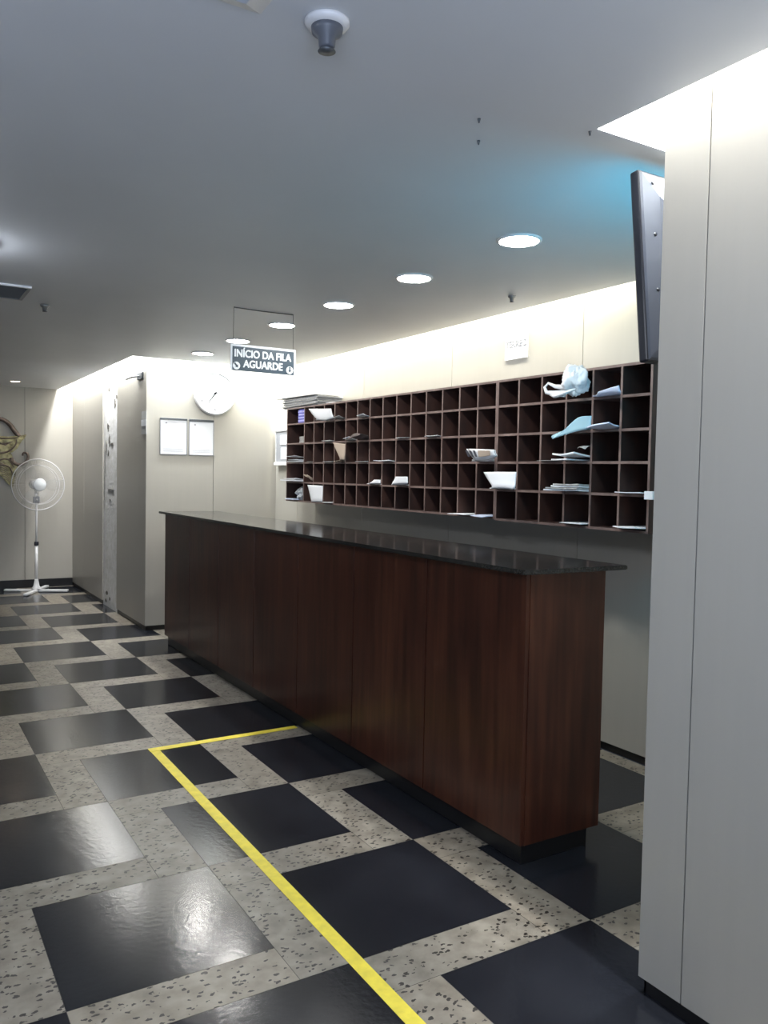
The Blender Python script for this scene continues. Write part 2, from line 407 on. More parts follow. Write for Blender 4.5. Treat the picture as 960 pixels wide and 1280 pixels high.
# recessed black baseboards
def base(name, x0, x1, y0, y1, z=.048):
    b = MB(); b.box(x0, x1, y0, y1, 0, z, M['black_base']); return struct(b, name)
base('baseboard_right', XW+.010, XW+.02, YP, YC, .05)
base('baseboard_clock', XL+.01, XW+.01, YC+.010, YC+.02)
base('baseboard_left_return', XL+.010, XL+.02, YC+.02, 6.29)
base('baseboard_left_panels', XL+.010, XL+.02, 6.93, YF)
base('baseboard_far', X0, XL, YF-.02, YF-.002, .10)
base('baseboard_pillar', XP+.012, XP+.02, -4.4, YP-.012, .05)
base('baseboard_pillar_end', XP+.012, XW, YP-.018, YP-.012, .05)

# ------------------------------------------------------------------ reception counter
W, LN, HT = 0.404, 4.561, 1.12
ct = thing('reception_counter', 'long dark mahogany reception counter with black granite top in front of the pigeonholes', 'counter', (W/2, LN/2, 0))
org = Vector((W/2, LN/2, 0))
def cpart(b, name, label=None):
    o = b.build(name); o.data.transform(Matrix.Translation(-org)); o.parent = ct
    if label: o['label'] = label
    return o
pw = LN/7
for k in range(7):
    b = MB(); b.box(0, .018, k*pw+.0038, (k+1)*pw-.0038, .08, HT-.014, M['veneer'], bevel=.0012); cpart(b, 'front_panel')
b = MB(); b.box(.0185, W, 0, .018, .08, HT-.014, M['veneer'], bevel=.0012); cpart(b, 'end_panel')
b = MB(); b.box(.0185, W, LN-.018, LN, .08, HT-.014, M['veneer'], bevel=.0012); cpart(b, 'end_panel')
b = MB(); b.box(.0185, W-.01, .0185, LN-.0185, .075, HT-.02, M['joint']); cpart(b, 'carcass')
b = MB(); b.box(.022, W-.042, .022, LN-.03, 0, .079, M['black_base'], bevel=.002); cpart(b, 'plinth')
b = MB()
top = [(-.045, -.038), (W+.060, -.055), (W+.060, LN+.03), (-.04, LN+.05)]
b.prism(top, 'z', HT-.014, HT+.004, M['granite'], bevel=.0028)
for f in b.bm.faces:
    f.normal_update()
    if .2 < f.normal.z < .97 and f.normal.x < .5: f.material_index = b.mi(M['granite_edge_highlight'])
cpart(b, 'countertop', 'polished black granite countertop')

# ------------------------------------------------------------------ pigeonhole shelves
XS = 1.0; DB = XW-0.001
ZL = [(2.024, 2.006), (1.890, 1.858), (1.720, 1.697), (1.555, 1.541), (1.388, 1.386), (1.229, 1.222)]   # board middles at y=4.3 and y=.48
def zrow(k, y):
    a, c = ZL[k]; return a+(c-a)*(4.3-y)/(4.3-.48)
TH = .013
def pigeon(name, label, ys, drop):
    y0, y1 = ys[0], ys[-1]
    o0 = Vector((XS, (y0+y1)/2, zrow(5, (y0+y1)/2)))
    t = thing(name, label, 'shelf', o0, group=None)
    def part(b, n, lab=None):
        o = b.build(n); o.data.transform(Matrix.Translation(-o0)); o.parent = t
    def board(k, xf, xa, xb, n, dz=0):
        b = MB()
        za, zb = zrow(k, xa)+dz, zrow(k, xb)+dz
        vs = b.box(xf, DB-.006, xa, xb, 0, TH, M['shelf_wood'], faces={(0, -1): M['shelf_edge']})
        for v in vs: v.co.z += (za if abs(v.co.y-xa) < 1e-6 else zb)-TH/2
        part(b, n)
    board(0, XS, y0, y1, 'top_board'); board(5, XS, y0, y1, 'bottom_board', -drop)
    for k in (1, 2, 3, 4): board(k, XS+.002, y0+TH/2, y1-TH/2, 'shelf_board')
    for i, y in enumerate(ys):
        b = MB(); e = (i in (0, len(ys)-1))
        ya, yb = (y, y+TH) if i == 0 else ((y-TH, y) if i == len(ys)-1 else (y-TH/2, y+TH/2))
        z1 = zrow(0, y)-TH/2; z0 = zrow(5, y)+TH/2-drop
        b.box(XS+(0.0008 if e else .0012), DB-.006, ya, yb, z0, z1, M['shelf_wood'], faces={(0, -1): M['shelf_edge']})
        part(b, 'side_board' if e else 'divider')
    b = MB(); b.box(DB-.006, DB, y0, y1, zrow(5, y0)-drop-.004, zrow(0, y0)+.002, M['shelf_wood']); part(b, 'back_panel')
    return t
YR = [.312+k*.18667 for k in range(7)]
YLf = [1.433+k*.18157 for k in range(15)]+[4.325]
pigeon('pigeonhole_shelf', 'dark wooden pigeonhole shelf, the shorter near section beside the pillar', YR, .006)
pigeon('pigeonhole_shelf', 'dark wooden pigeonhole shelf, the long section reaching to the clock wall', YLf, 0)
YALL = YR+YLf[1:]          # 0 at the near end
def cell(c):               # column counted from the far end as in the photo: c=0 widest far one
    k = 20-c; return YALL[k]+TH/2, YALL[k+1]-TH/2
def zf(r, y): return zrow(r+1, y)+TH/2+.0005

# ------------------------------------------------------------------ mail in the pigeonholes
def sheet(name, label, rows, m='paper', thick=.0016, group=None, cat='paper', n=10, layers=1):
    """rows: control rows from the back of the cell to the front; each row is a list of points; smoothed by Catmull-Rom"""
    def cr(p, t):
        k = min(int(t*(len(p)-1)), len(p)-2); u = t*(len(p)-1)-k
        P0 = p[max(k-1, 0)]; P1 = p[k]; P2 = p[k+1]; P3 = p[min(k+2, len(p)-1)]
        return .5*((2*P1)+(P2-P0)*u+(2*P0-5*P1+4*P2-P3)*u*u+(3*P1-P0-3*P2+P3)*u**3)
    R = [[Vector(q) for q in r] for r in rows]
    fine = []
    for i in range(n+1):
        col = [cr([r[j] for r in R], i/n) for j in range(len(R[0]))]
        fine.append([cr(col, j/8) for j in range(9)])
    b = MB()
    nu, nv = len(fine), len(fine[0])
    low = []
    for i in range(nu):
        r = []
        for j in range(nv):
            du = fine[min(i+1, nu-1)][j]-fine[max(i-1, 0)][j]; dv = fine[i][min(j+1, nv-1)]-fine[i][max(j-1, 0)]
            nn = du.cross(dv)
            nn = nn.normalized() if nn.length > 1e-9 else Vector((0, 0, 1))
            if i == 0: sg = 1 if nn.z < 0 else -1
            r.append(fine[i][j]+nn*sg*thick)
        low.append(r)
    A = [[b.bm.verts.new(p) for p in r] for r in fine]; B = [[b.bm.verts.new(p) for p in r] for r in low]; F = []
    for i in range(nu-1):
        for j in range(nv-1):
            F.append(b.bm.faces.new((A[i][j], A[i][j+1], A[i+1][j+1], A[i+1][j]))); F.append(b.bm.faces.new((B[i][j], B[i+1][j], B[i+1][j+1], B[i][j+1])))
    b._set(F, M[m], True); F = []
    for i in range(nu-1):
        for j in (0, nv-1): F.append(b.bm.faces.new((A[i][j], A[i+1][j], B[i+1][j], B[i][j])))
    for j in range(nv-1):
        for i in (0, nu-1): F.append(b.bm.faces.new((A[i][j], A[i][j+1], B[i][j+1], B[i][j])))
    b._set(F, M[m], False)
    c = Vector(rows[0][0]); e = Vector(rows[0][-1]); o_ = (c+e)/2
    ob = b.build(name, origin=o_)
    return tag(ob, label, cat, group)
def flat_letter(r, c, xf, y0=None, y1=None, m='paper', thick=.002, curl=0, dz=0, name='letter', label='', skew=0, group=None, cat='letter'):
    a, d = cell(c); y0 = a+.01 if y0 is None else y0; y1 = d-.01 if y1 is None else y1
    z = zf(r, (y0+y1)/2)+dz+.002+thick
    rows = [[(XS+.22, y0, z), (XS+.22, (y0+y1)/2, z), (XS+.22, y1, z)],
            [(XS+.02, y0, z), (XS+.02, (y0+y1)/2, z+.001), (XS+.02, y1, z)],
            [(xf, y0, z+curl), (xf-.01, (y0+y1)/2, z+curl*.4), (xf-skew, y1, z+curl*.7)]]
    return sheet(name, label, rows, m, thick, group, cat)

def upsheet(name, label, r, c, xf, face, m='paper', thick=.003, lean=.015, sag=0.0, cat='letter', make=True):
    # a sheet lying in the pigeonhole whose front part bends up; face = far-top, near-top, near-bottom, far-bottom as (y, z)
    a, d = cell(c); z = zf(r, (a+d)/2)+thick+.001
    (ty1, tz1), (ty0, tz0), (by0, bz0), (by1, bz1) = face
    bm_ = (bz0+bz1)/2-sag; tm = (tz0+tz1)/2
    rows = [[(XS+.20, a+.008, z), (XS+.20, (a+d)/2, z), (XS+.20, d-.008, z)],
            [(XS-.002, a+.008, z+.001), (XS-.002, (a+d)/2, z), (XS-.002, d-.008, z+.001)],
            [(xf+.02, (by0*2+a)/3, (bz0+z)/2+.001), (xf+.02, (by0+by1)/2, (bm_+z)/2), (xf+.02, (by1*2+d)/3, (bz1+z)/2)],
            [(xf, by0, bz0+.006), (xf-.004, (by0+by1)/2, bm_+.006), (xf, by1, bz1+.006)],
            [(xf-lean*.6, (by0+ty0)/2, (bz0+tz0)/2), (xf-lean*.6-.006, (by0+by1+ty0+ty1)/4, (bm_+tm)/2), (xf-lean*.6, (by1+ty1)/2, (bz1+tz1)/2)],
            [(xf-lean, ty0, tz0), (xf-lean-.004, (ty0+ty1)/2, tm), (xf-lean, ty1, tz1)]]
    if not make: return rows
    return sheet(name, label, rows, m, thick, cat=cat, n=20)

# row 1 (top)
a, d = cell(0)
t = thing('envelope_bundle', 'violet and white striped bundle of envelopes standing in the top far pigeonhole', 'envelopes', (XS+.06, a+.05, zf(0, a+.05)))
for k in range(9):
    b = MB(); b.box(-.05, .10, -.045, .085, k*.0125+.0005, k*.0125+.012, M['violet'] if k % 2 == 0 else M['violet_pale'], bevel=.001)
    o = b.build('envelope', parent=t); o.location.y = .004*math.sin(k*2.1)
upsheet('letter', 'large white sheet curling out of the top row near the far end', 0, 3, .85, [(3.545, 1.972), (3.165, 1.950), (3.163, 1.878), (3.44, 1.880)], lean=.02, sag=.012)
flat_letter(0, 4, .95, curl=.02, m='grey_paper', label='small greyish white letter in the top row, right of the large curled sheet', skew=-.03)
flat_letter(0, 6, .955, curl=.018, m='paper', label='small folded letter in the seventh top pigeonhole from the far end', skew=-.03)
# plastic bag
def crumple(name, label, cat, loc, rad, m, seed, amp=.25, sub=4, sq=(1, 1, 1), handle=None, group=None):
    b = MB(); bmesh.ops.create_icosphere(b.bm, subdivisions=sub, radius=1)
    for v in b.bm.verts:
        p = v.co.copy(); q = p*1.7+Vector((seed, seed*.7, -seed))
        f = 1+amp*noise.noise(q)*1.6+amp*.7*(abs(noise.noise(q*2.6))-.25)+amp*.35*(abs(noise.noise(q*6))-.2)
        v.co = Vector((p.x*rad*sq[0]*f, p.y*rad*sq[1]*f, p.z*rad*sq[2]*f))
    zmin = min(v.co.z for v in b.bm.verts)
    for v in b.bm.verts: v.co.z -= zmin
    b._set(b.bm.faces[:], M[m], True)
    if handle: 
        for h in handle: b.tube(h[0], h[1], M[m], 6, taper=h[2] if len(h) > 2 else None)
    o = b.build(name); o.location = loc
    return tag(o, label, cat, group)
zb = zf(0, .66)
crumple('plastic_bag', 'white crumpled plastic carrier bag stuffed in the top row near the pillar', 'bag', (.925, .728, zb-.001), .078, 'bag', 2.3, .24, 5, (.90, .70, .98),
        [([(-.02, .05, .02), (-.05, .10, .022), (-.06, .145, .03), (-.055, .165, .058), (-.045, .150, .078), (-.03, .115, .06), (-.01, .06, .05)], .013, [1.6, 1.2, .8, .6, .6, .8, 1.3]),
         ([(-.05, .13, .02), (-.09, .05, .002), (-.10, -.02, .010), (-.08, -.08, .028)], .008, [.8, 1.4, 1.4, .6])])
upsheet('envelope', 'thick bluish white envelope in the top row, right of the plastic bag', 0, 19, .93, [(.565, 1.879), (.435, 1.899), (.435, 1.863), (.588, 1.864)], 'paper_lilac', .004, cat='envelope')
# row 2
a, d = cell(0)
b = MB()
for k in range(5): b.box(XS+.02, XS+.15, a+.004+.003*(k % 2), a+.13-.004*(k % 3), k*.011+zf(1, a)+.001, k*.011+.0102+zf(1, a), M['grey_paper'], bevel=.001)
tag(b.build('paper_stack', origin=(XS+.08, a+.07, zf(1, a))), 'small grey paper stack in the far end pigeonhole, second row from top', 'papers')
flat_letter(1, 3, .97, m='paper', label='thin white letter in the second row near the far end', curl=.004)
flat_letter(1, 5, .94, m='paper', curl=.022, label='folded white letter in the second row, beside the dark brown paper', skew=-.04)
z = zf(1, 2.97); a, d = cell(6)
sheet('crumpled_paper', 'dark brown crumpled paper poking out of the second row', [
    [(1.15, a+.01, z+.004), (1.15, (a+d)/2, z+.004), (1.15, d-.01, z+.004)],
    [(1.00, a+.01, z+.03), (1.00, (a+d)/2, z+.012), (1.00, d-.02, z+.01)],
    [(.93, a-.02, z+.04), (.93, (a+d)/2, z+.045), (.93, d-.02, z+.02)],
    [(.90, a-.03, z+.03), (.92, (a+d)/2, z+.018), (.91, d-.01, z+.0)]], 'brown_paper', .003, cat='paper')
flat_letter(1, 9, .985, m='paper', label='thin white letter in the second row, tenth pigeonhole from the far end')
flat_letter(1, 11, .98, m='paper', label='thin white letter in the second row, twelfth pigeonhole from the far end', curl=.004)
a, d = cell(18); z = zf(1, .62)
sheet('letter', 'pale blue sheet drooping out of the second row, below the plastic bag', [
    [(1.18, a+.01, z+.004), (1.18, (a+d)/2, z+.004), (1.18, d-.01, z+.004)],
    [(1.00, a+.006, z+.006), (1.00, a+.09, z+.006), (1.00, d-.01, z+.006)],
    [(.96, .655, z+.004), (.955, .76, z+.004), (.94, .90, z-.022)],
    [(.935, .628, z+.004), (.93, .735, z-.010), (.93, .892, z-.040)],
    [(.93, .622, z+.030), (.928, .718, z+.020), (.928, .875, z-.036)],
    [(.928, .616, z+.062), (.926, .705, z+.058), (.927, .80, z+.002)]], 'paper_blue', .0025, cat='letter', n=20)
a, d = cell(19); z = zf(1, .5)
sheet('letter', 'rumpled bluish letters in the second row, right of the pale blue sheet', [
    [(1.18, a+.01, z+.003), (1.18, (a+d)/2, z+.003), (1.18, d-.01, z+.003)],
    [(1.00, a+.005, z+.015), (1.00, (a+d)/2, z+.006), (1.00, d-.01, z+.010)],
    [(.95, a+.0, z+.022), (.95, (a+d)/2-.02, z+.008), (.94, d-.01, z+.014)],
    [(.92, a-.01, z+.028), (.90, (a+d)/2, z+.016), (.93, d-.02, z+.004)]], 'paper_lilac', .006, cat='letter')
# row 3
a, d = cell(0); z = zf(2, a)
for k, (dz, lab) in enumerate([(0, 'bottom'), (.014, 'middle')]):
    flat_letter(2, 0, .965-.01*k, a+.01+.03*k, a+.25-.04*k, thick=.008, dz=dz-.002, curl=.002, label=lab+' white booklet of the three in the far end pigeonhole, third row', name='booklet', cat='booklet')
flat_letter(2, 0, .93, a+.02, a+.24, thick=.002, dz=.040, curl=.012, label='topmost white booklet of the three in the far end pigeonhole, third row', name='booklet', cat='booklet')
upsheet('kraft_envelope', 'beige kraft envelope bent upright in the third row near the far end', 2, 4, .93, [(3.325, 1.706), (3.13, 1.690), (3.126, 1.572), (3.20, 1.574)], 'kraft', .003, lean=-.006, cat='envelope')
flat_letter(2, 3, .985, m='paper', label='thin white letter in the third row, left of the kraft envelope')
flat_letter(2, 1, .985, m='grey_paper', label='thin greyish letter in the third row, second pigeonhole from the far end', y1=cell(1)[0]+.09)
flat_letter(2, 6, .98, m='paper', label='thin white letter in the third row, seventh pigeonhole from the far end')
flat_letter(2, 8, .955, m='paper', y1=cell(8)[1]-.002, curl=.006, label='thin white letter in the third row, left above a folded white sheet', skew=.03, thick=.004)
a, d = cell(14); z = zf(2, 1.35)
mg = thing('magazine', 'rolled magazine with dark printed cover sticking out of the third row', 'magazine', (.95, 1.38, z))
def rel(rows, o): return [[tuple(Vector(p)-Vector(o)) for p in r] for r in rows]
def sheet_part(name, parent, rows, m, thick):
    o = sheet(name, 'x', rows, m, thick, cat='x')
    for k in ('label', 'category'): del o[k]
    o.location = Vector(o.location)-Vector(parent.location); o.parent = parent
    return o
for k, m_ in enumerate(['paper', 'grey_paper', 'paper']):
    q = upsheet('', '', 2, 14, .86-.005*k, [(1.512-.02*k, 1.621-.001*k), (1.25, 1.610), (1.247, 1.570), (1.452-.01*k, 1.550)], thick=.002, lean=.012, sag=.006, make=False)
    q = [[(p[0], p[1], p[2]+.0035*k*(1 if i < 3 else .2)) for p in r_] for i, r_ in enumerate(q)]
    sheet_part('page', mg, q, m_, .0022)
for k in range(3):
    y = 1.490-.034*k
    rws = [[(.8300, y+.008, 1.611), (.8298, y, 1.610), (.8300, y-.012, 1.609)], [(.8345, y-.012, 1.575), (.8345, y-.02, 1.574), (.8345, y-.030, 1.573)]]
    sheet_part('printed_picture', mg, rws, 'print', .0016)
rws = [[(.8300, 1.385, 1.609), (.829, 1.34, 1.608), (.830, 1.275, 1.606)], [(.8345, 1.38, 1.572), (.8335, 1.33, 1.574), (.8345, 1.275, 1.580)]]
sheet_part('printed_picture', mg, rws, 'kraft', .0012)
flat_letter(2, 17, .97, m='grey_paper', label='thin greyish letter in the third row, left of the two white booklets', y1=cell(17)[1]-.002)
a, d = cell(18)
flat_letter(2, 18, .90, m='paper', thick=.006, curl=.003, label='lower white booklet of the pair in the third row near the pillar', y0=a+.06, y1=d-.002, name='booklet', cat='booklet')
flat_letter(2, 18, .90, m='paper', thick=.008, dz=.018, curl=.016, label='upper white booklet of the pair in the third row near the pillar', name='booklet', cat='booklet')
flat_letter(2, 18, .97, m='grey_paper', thick=.0015, dz=.075, curl=-.02, y0=a+.004, y1=a+.06, label='narrow grey strip curling above the white booklets in the third row', name='paper_strip', cat='paper')
# row 4
a, d = cell(0)
flat_letter(3, 0, .92, a+.01, d-.0, thick=.012, curl=.004, label='thick white document pile in the far end pigeonhole, fourth row', name='document_pile', cat='papers', skew=-.02)
flat_letter(3, 0, .945, a+.02, d-.06, thick=.004, dz=.016, curl=.01, label='loose white sheet on the document pile, fourth row far end', name='letter')
a, d = cell(1); z = zf(3, a)
b = MB()
for k in range(4):
    b.tube([(XS+.1, a+.03+.02*k, z+.008), (XS+.0, a+.03+.025*k, z+.02+.01*k), (XS-.03, a+.02+.03*k, z+.05+.008*(k % 2))], .006, M['kraft'], 6)
tag(b.build('rubber_band_bundle', origin=(XS+.05, a+.06, z)), 'small brown bundle in the fourth row, second pigeonhole from the far end', 'bundle')
upsheet('letter', 'small white folded letter in the fourth row, smaller of the two neighbours', 3, 7, .90, [(2.635, 1.428), (2.55, 1.429), (2.55, 1.400), (2.70, 1.398)], lean=.0, thick=.003)
upsheet('letter', 'white folded sheet opening out of the fourth row, larger of the two neighbours', 3, 9, .90, [(2.352, 1.453), (2.207, 1.454), (2.205, 1.407), (2.40, 1.399)], lean=.0, thick=.003)
upsheet('folder', 'large white folder bending out of the fourth row below the magazine', 3, 15, .85, [(1.365, 1.488), (1.085, 1.490), (1.081, 1.398), (1.27, 1.402)], thick=.004, lean=-.012, sag=-.004, cat='folder')
a, d = cell(18)
for k in range(4):
    flat_letter(3, 18, .93-.012*(k % 2)+.004*k, a+.004, d-.002+.01*(3-k), m='grey_paper' if k in (1, 3) else 'paper', thick=.007, dz=k*.0095, curl=.004,
                label=('bottom', 'second lowest', 'second highest', 'topmost')[k]+' pamphlet of the grey and white pile in the fourth row', name='pamphlet', cat='pamphlet', skew=.05-.012*k)
flat_letter(3, 20, .965, m='paper', thick=.004, curl=.004, label='thin white letter in the fourth row, last pigeonhole by the pillar', y1=cell(20)[1]-.002)
b = MB(); b.box(.965, .985, .262, .312-.001, zrow(4, .3)-.016, zrow(4, .3)+.022, M['paper'], bevel=.001)
tag(b.build('paper_tag', origin=(.975, .287, zrow(4, .3)-.016)), 'small square white tag on the near side board of the shelf', 'tag')
# row 5
a, d = cell(0); z = zf(4, a)
crumple('plastic_bag', 'small white crumpled plastic bag in the lowest far end pigeonhole', 'bag', (XS+.04, a+.09, z), .055, 'bag', 9.1, .35, 4, (1, .9, .9))
flat_letter(4, 0, .965, a+.10, a+.28, m='paper_lilac', thick=.010, curl=.001, label='violet tinted booklet beside the small bag, lowest far end pigeonhole', name='booklet', cat='booklet')
upsheet('envelope', 'white envelope standing upright out of the lowest row near the far end', 4, 3, .85, [(3.600, 1.374), (3.335, 1.372), (3.328, 1.252), (3.515, 1.246)], thick=.003, lean=-.008, cat='envelope')
flat_letter(4, 13, .94, m='paper', thick=.003, y0=cell(13)[0]+.02, y1=cell(13)[1]-.0, curl=-.002, label='white letter lying over the lowest board, far one of the two neighbours', skew=.02)
flat_letter(4, 14, .92, m='paper_lilac', thick=.004, curl=-.006, label='bluish rumpled letter over the lowest board, near one of the two neighbours', skew=-.03)
flat_letter(4, 18, .96, m='paper', thick=.003, label='thin white letter in the lowest row, third pigeonhole from the pillar')
flat_letter(4, 20, .93, m='paper', thick=.005, curl=.004, label='white letter in the lowest row, last pigeonhole by the pillar', skew=-.02)

# magazines stacked on the top of the shelf, far end
zt = zrow(0, 4.1)+TH/2+.0006
for k in range(8):
    random.seed(k+20); jx, jy = random.uniform(-.01, .012), random.uniform(-.015, .015)
    b = MB(); b.box(-.12, .12, -.33, .33, 0, .0098, M['grey_paper'] if k % 2 else M['grey_plastic'], bevel=.0015)
    b.box(-.1195, .1195, -.329, .329, .0025, .0073, M['print_light'])
    o = b.build('folder'); o.location = (XS+.13+jx, 4.10+jy, zt+k*.0102); o.rotation_euler = (-.0047, 0, random.uniform(-.02, .02))
    tag(o, ('lowest', 'second lowest', 'third lowest', 'fourth lowest', 'fourth highest', 'third highest', 'second highest', 'topmost')[k]+' grey folder of the flat stack on top of the far shelf end', 'folder', None)
sheet('paper_sheet', 'long white sheet laid over the grey folder stack on the shelf top', [
    [(1.22, 3.80, zt+.088), (1.22, 4.10, zt+.088), (1.22, 4.43, zt+.088)],
    [(1.10, 3.78, zt+.089), (1.10, 4.10, zt+.090), (1.10, 4.45, zt+.092)],
    [(.99, 3.77, zt+.086), (.99, 4.12, zt+.092), (.98, 4.54, zt+.094)]], 'paper', .004, cat='paper')
flat = MB(); flat.box(1.03, 1.20, 3.50, 3.64, zrow(0, 3.57)+TH/2+.001, zrow(0, 3.57)+TH/2+.010, M['paper'], bevel=.001)
tag(flat.build('notepad', origin=(1.1, 3.57, zrow(0, 3.57)+TH/2+.001)), 'white notepad lying on the shelf top beside the folder stack', 'notepad')

# clear wall pocket with papers on the wall beyond the shelf
t = thing('wall_pocket', 'white framed pocket of papers hanging on the wall beyond the shelf end', 'rack', (XW, 5.0, 1.55))
b = MB(); b.box(-.035, -.001, -.14, .12, .02, .315, M['grey_plastic'], bevel=.002); b.build('paper', t)
b = MB(); b.box(-.055, -.001, -.155, .135, -.01, .02, M['white_plastic'], bevel=.003); b.box(-.045, -.001, -.15, .13, .315, .335, M['grey_paper'], bevel=.003)
b.box(-.040, -.001, .12, .133, .02, .315, M['grey_paper'], bevel=.003); b.build('frame', t)
crx = MB(); crx.box(-.040, -.036, -.13, .02, .19, .28, M['paper']); crx.box(-.040, -.036, -.13, .0, .05, .16, M['paper']); crx.build('note', t)

# ------------------------------------------------------------------ paper notice above the shelves
t = thing('wall_notice', 'white paper notice taped high on the wall above the pigeonholes', 'notice', (XW-.001, 1.612, 2.265))
b = MB(); b.box(-.004, -.0005, -.105, .105, -.08, .08, M['paper']); b.build('sheet', t)
mt = Matrix.Translation((-.0046, 0, .012)) @ Matrix.Rotation(math.radians(-90), 4, 'Z') @ Matrix.Rotation(math.radians(90), 4, 'X')
text('lettering', 'TÉRREO', .055, M['print_light'], t, mt, .0006, .0003)

# ------------------------------------------------------------------ wall clock
t = thing('wall_clock', 'round white wall clock high above the framed notices', 'clock', (.644, YC, 2.203))
RY = Matrix.Rotation(math.radians(90), 4, 'X')     # lathe axis to -y
b = MB(); b.lathe([(.198, .0), (.205, .012), (.205, .034), (.196, .046), (.186, .047), (.182, .040)], M['white_plastic'], 64, RY, cap=False); b.build('rim', t)
b = MB(); b.lathe([(.0, .038), (.185, .038)], M['sign_white'], 64, RY, cap=False); b.lathe([(.0, .001), (.2, .001)], M['white_plastic'], 64, RY, cap=False); b.build('dial', t)
for h in range(1, 13):
    an = h*PI/6
    text('numeral', str(h), .036, M['numeral'], t, Matrix.Translation((.150*math.sin(an), -.0392, .150*math.cos(an))) @ RY, 0, .0004)
def hand(name, an, L_, w_, back):
    b = MB(); b.prism([(-w_, -back), (w_, -back), (w_*.6, L_), (-w_*.6, L_)], 'y', -.0435, -.0415, M['ink'])
    o = b.build(name, t); o.data.transform(Matrix.Rotation(an, 4, 'Y'))
hand('hour_hand', math.radians(216), .115, .0045, .02)
hand('minute_hand', math.radians(77), .135, .0035, .035)
b = MB(); b.lathe([(.010, .041), (.010, .046), (0, .047)], M['ink'], 16, RY); b.build('hub', t)

# ------------------------------------------------------------------ framed notices under the clock
for x0, x1, lab, tk in [(.134, .388, 'left white notice in a thin grey frame under the clock', .018), (.404, .645, 'right white notice in a thin grey frame under the clock', .024)]:
    t = thing('framed_notice', lab, 'notice', ((x0+x1)/2, YC, 1.785), group=None)
    hw = (x1-x0)/2; hh = .168
    b = MB(); b.box(-hw+.006, hw-.006, -.006, -.0005, -hh+.005, hh-tk, M['paper'])
    sh_ = b.build('sheet', t)
    b = MB()
    b.box(-hw, -hw+.006, -.010, -.0005, -hh, hh, M['grey_plastic']); b.box(hw-.007, hw, -.010, -.0005, -hh, hh, M['grey_plastic'])
    b.box(-hw, hw, -.010, -.0005, -hh, -hh+.006, M['grey_plastic']); b.box(-hw, hw, -.012, -.0005, hh-tk, hh, M['dark_metal'], bevel=.002)
    b.build('frame', t)
    b = MB(); b.box(-hw+.05, -hw+.066, -.0068, -.0061, hh-tk-.035, hh-tk-.022, M['print_light']); b.build('letterhead', sh_)
    b = MB()
    for k in range(3): b.box(-hw+.03, hw-.04, -.0068, -.0061, -hh+.03+.012*k, -hh+.0315+.012*k, M['print_light'])
    b.build('fine_print', sh_)
# small translucent plate on the corner of the left panel
t = thing('door_sign_holder', 'small translucent sign holder near the corner of the left panel', 'sign', (XL, 5.27, 1.90))
b = MB(); b.box(-.006, -.0005, -.09, .07, -.105, .105, M['clear_plastic'], bevel=.001); b.build('plate', t)
b = MB(); b.box(-.009, -.0062, -.085, .065, -.03, .03, M['paper']); b.build('insert', t)
# door closer bracket at the panel top
t = thing('wall_bracket', 'small dark metal bracket at the top of the left panel', 'bracket', (XL, 5.40, 2.335))
b = MB(); b.box(-.015, -.0005, -.10, .08, -.03, .03, M['dark_metal'], bevel=.003); b.build('plate', t)
b = MB(); b.tube([(-.012, .0, .0), (-.05, .10, .0), (-.07, .24, -.01)], .009, M['metal']); b.build('arm', t)

# ------------------------------------------------------------------ hanging queue sign
SY = 2.455
t = thing('hanging_sign', 'dark hanging queue sign reading INÍCIO DA FILA AGUARDE with white border', 'sign', (-.016, SY, 2.157))
hw, hh = .215, .080
b = MB(); b.box(-hw, hw, -.004, .004, -hh, hh, M['sign_white'], bevel=.001); b.build('board', t)
b = MB(); b.box(-hw+.011, hw-.012, -.0055, -.0041, -hh+.002, hh-.014, M['sign_face']); b.build('face', t)
for s_ in (-1, 1): pass
text('lettering', 'INÍCIO DA FILA', .056, M['sign_white'], t, Matrix.Translation((-.006, -.0062, .024)) @ RY @ Matrix.Diagonal((.97, 1.12, 1, 1)), .0021, .0005)
text('lettering', 'AGUARDE', .056, M['sign_white'], t, Matrix.Translation((-.004, -.0062, -.037)) @ RY @ Matrix.Diagonal((1.0, 1.12, 1, 1)), .0021, .0005)
for sx, an in ((-1, 40), (1, 0)):
    b = MB(); b.lathe([(.0235, .0), (.0235, .0012)], M['sign_white'], 28, Matrix.Translation((sx*.176-.002, -.0056, -.050)) @ RY, smooth=False); disc = b.build('symbol_disc', t)
    b = MB(); b.prism([(-.005, .021), (.005, .021), (.005, .0), (.012, .0), (0, -.014), (-.012, 0), (-.005, 0)], 'y', -.0012, 0, M['sign_face'])
    o = b.build('arrow', disc); o.location = (sx*.176-.002, -.0070, -.050); o.rotation_euler = (0, math.radians(-an), 0)
for sx in (-1, 1):
    b = MB(); b.tube([(sx*.198, 0, hh-.003), (sx*.196, 0, H-2.157-.001)], .0013, M['dark_metal'], 6); b.build('wire', t)
b = MB(); b.tube([(-.196, 0, H-2.157-.003), (0, 0, H-2.157-.006), (.196, 0, H-2.157-.003)], .003, M['dark_metal'], 6); b.build('rail', t)

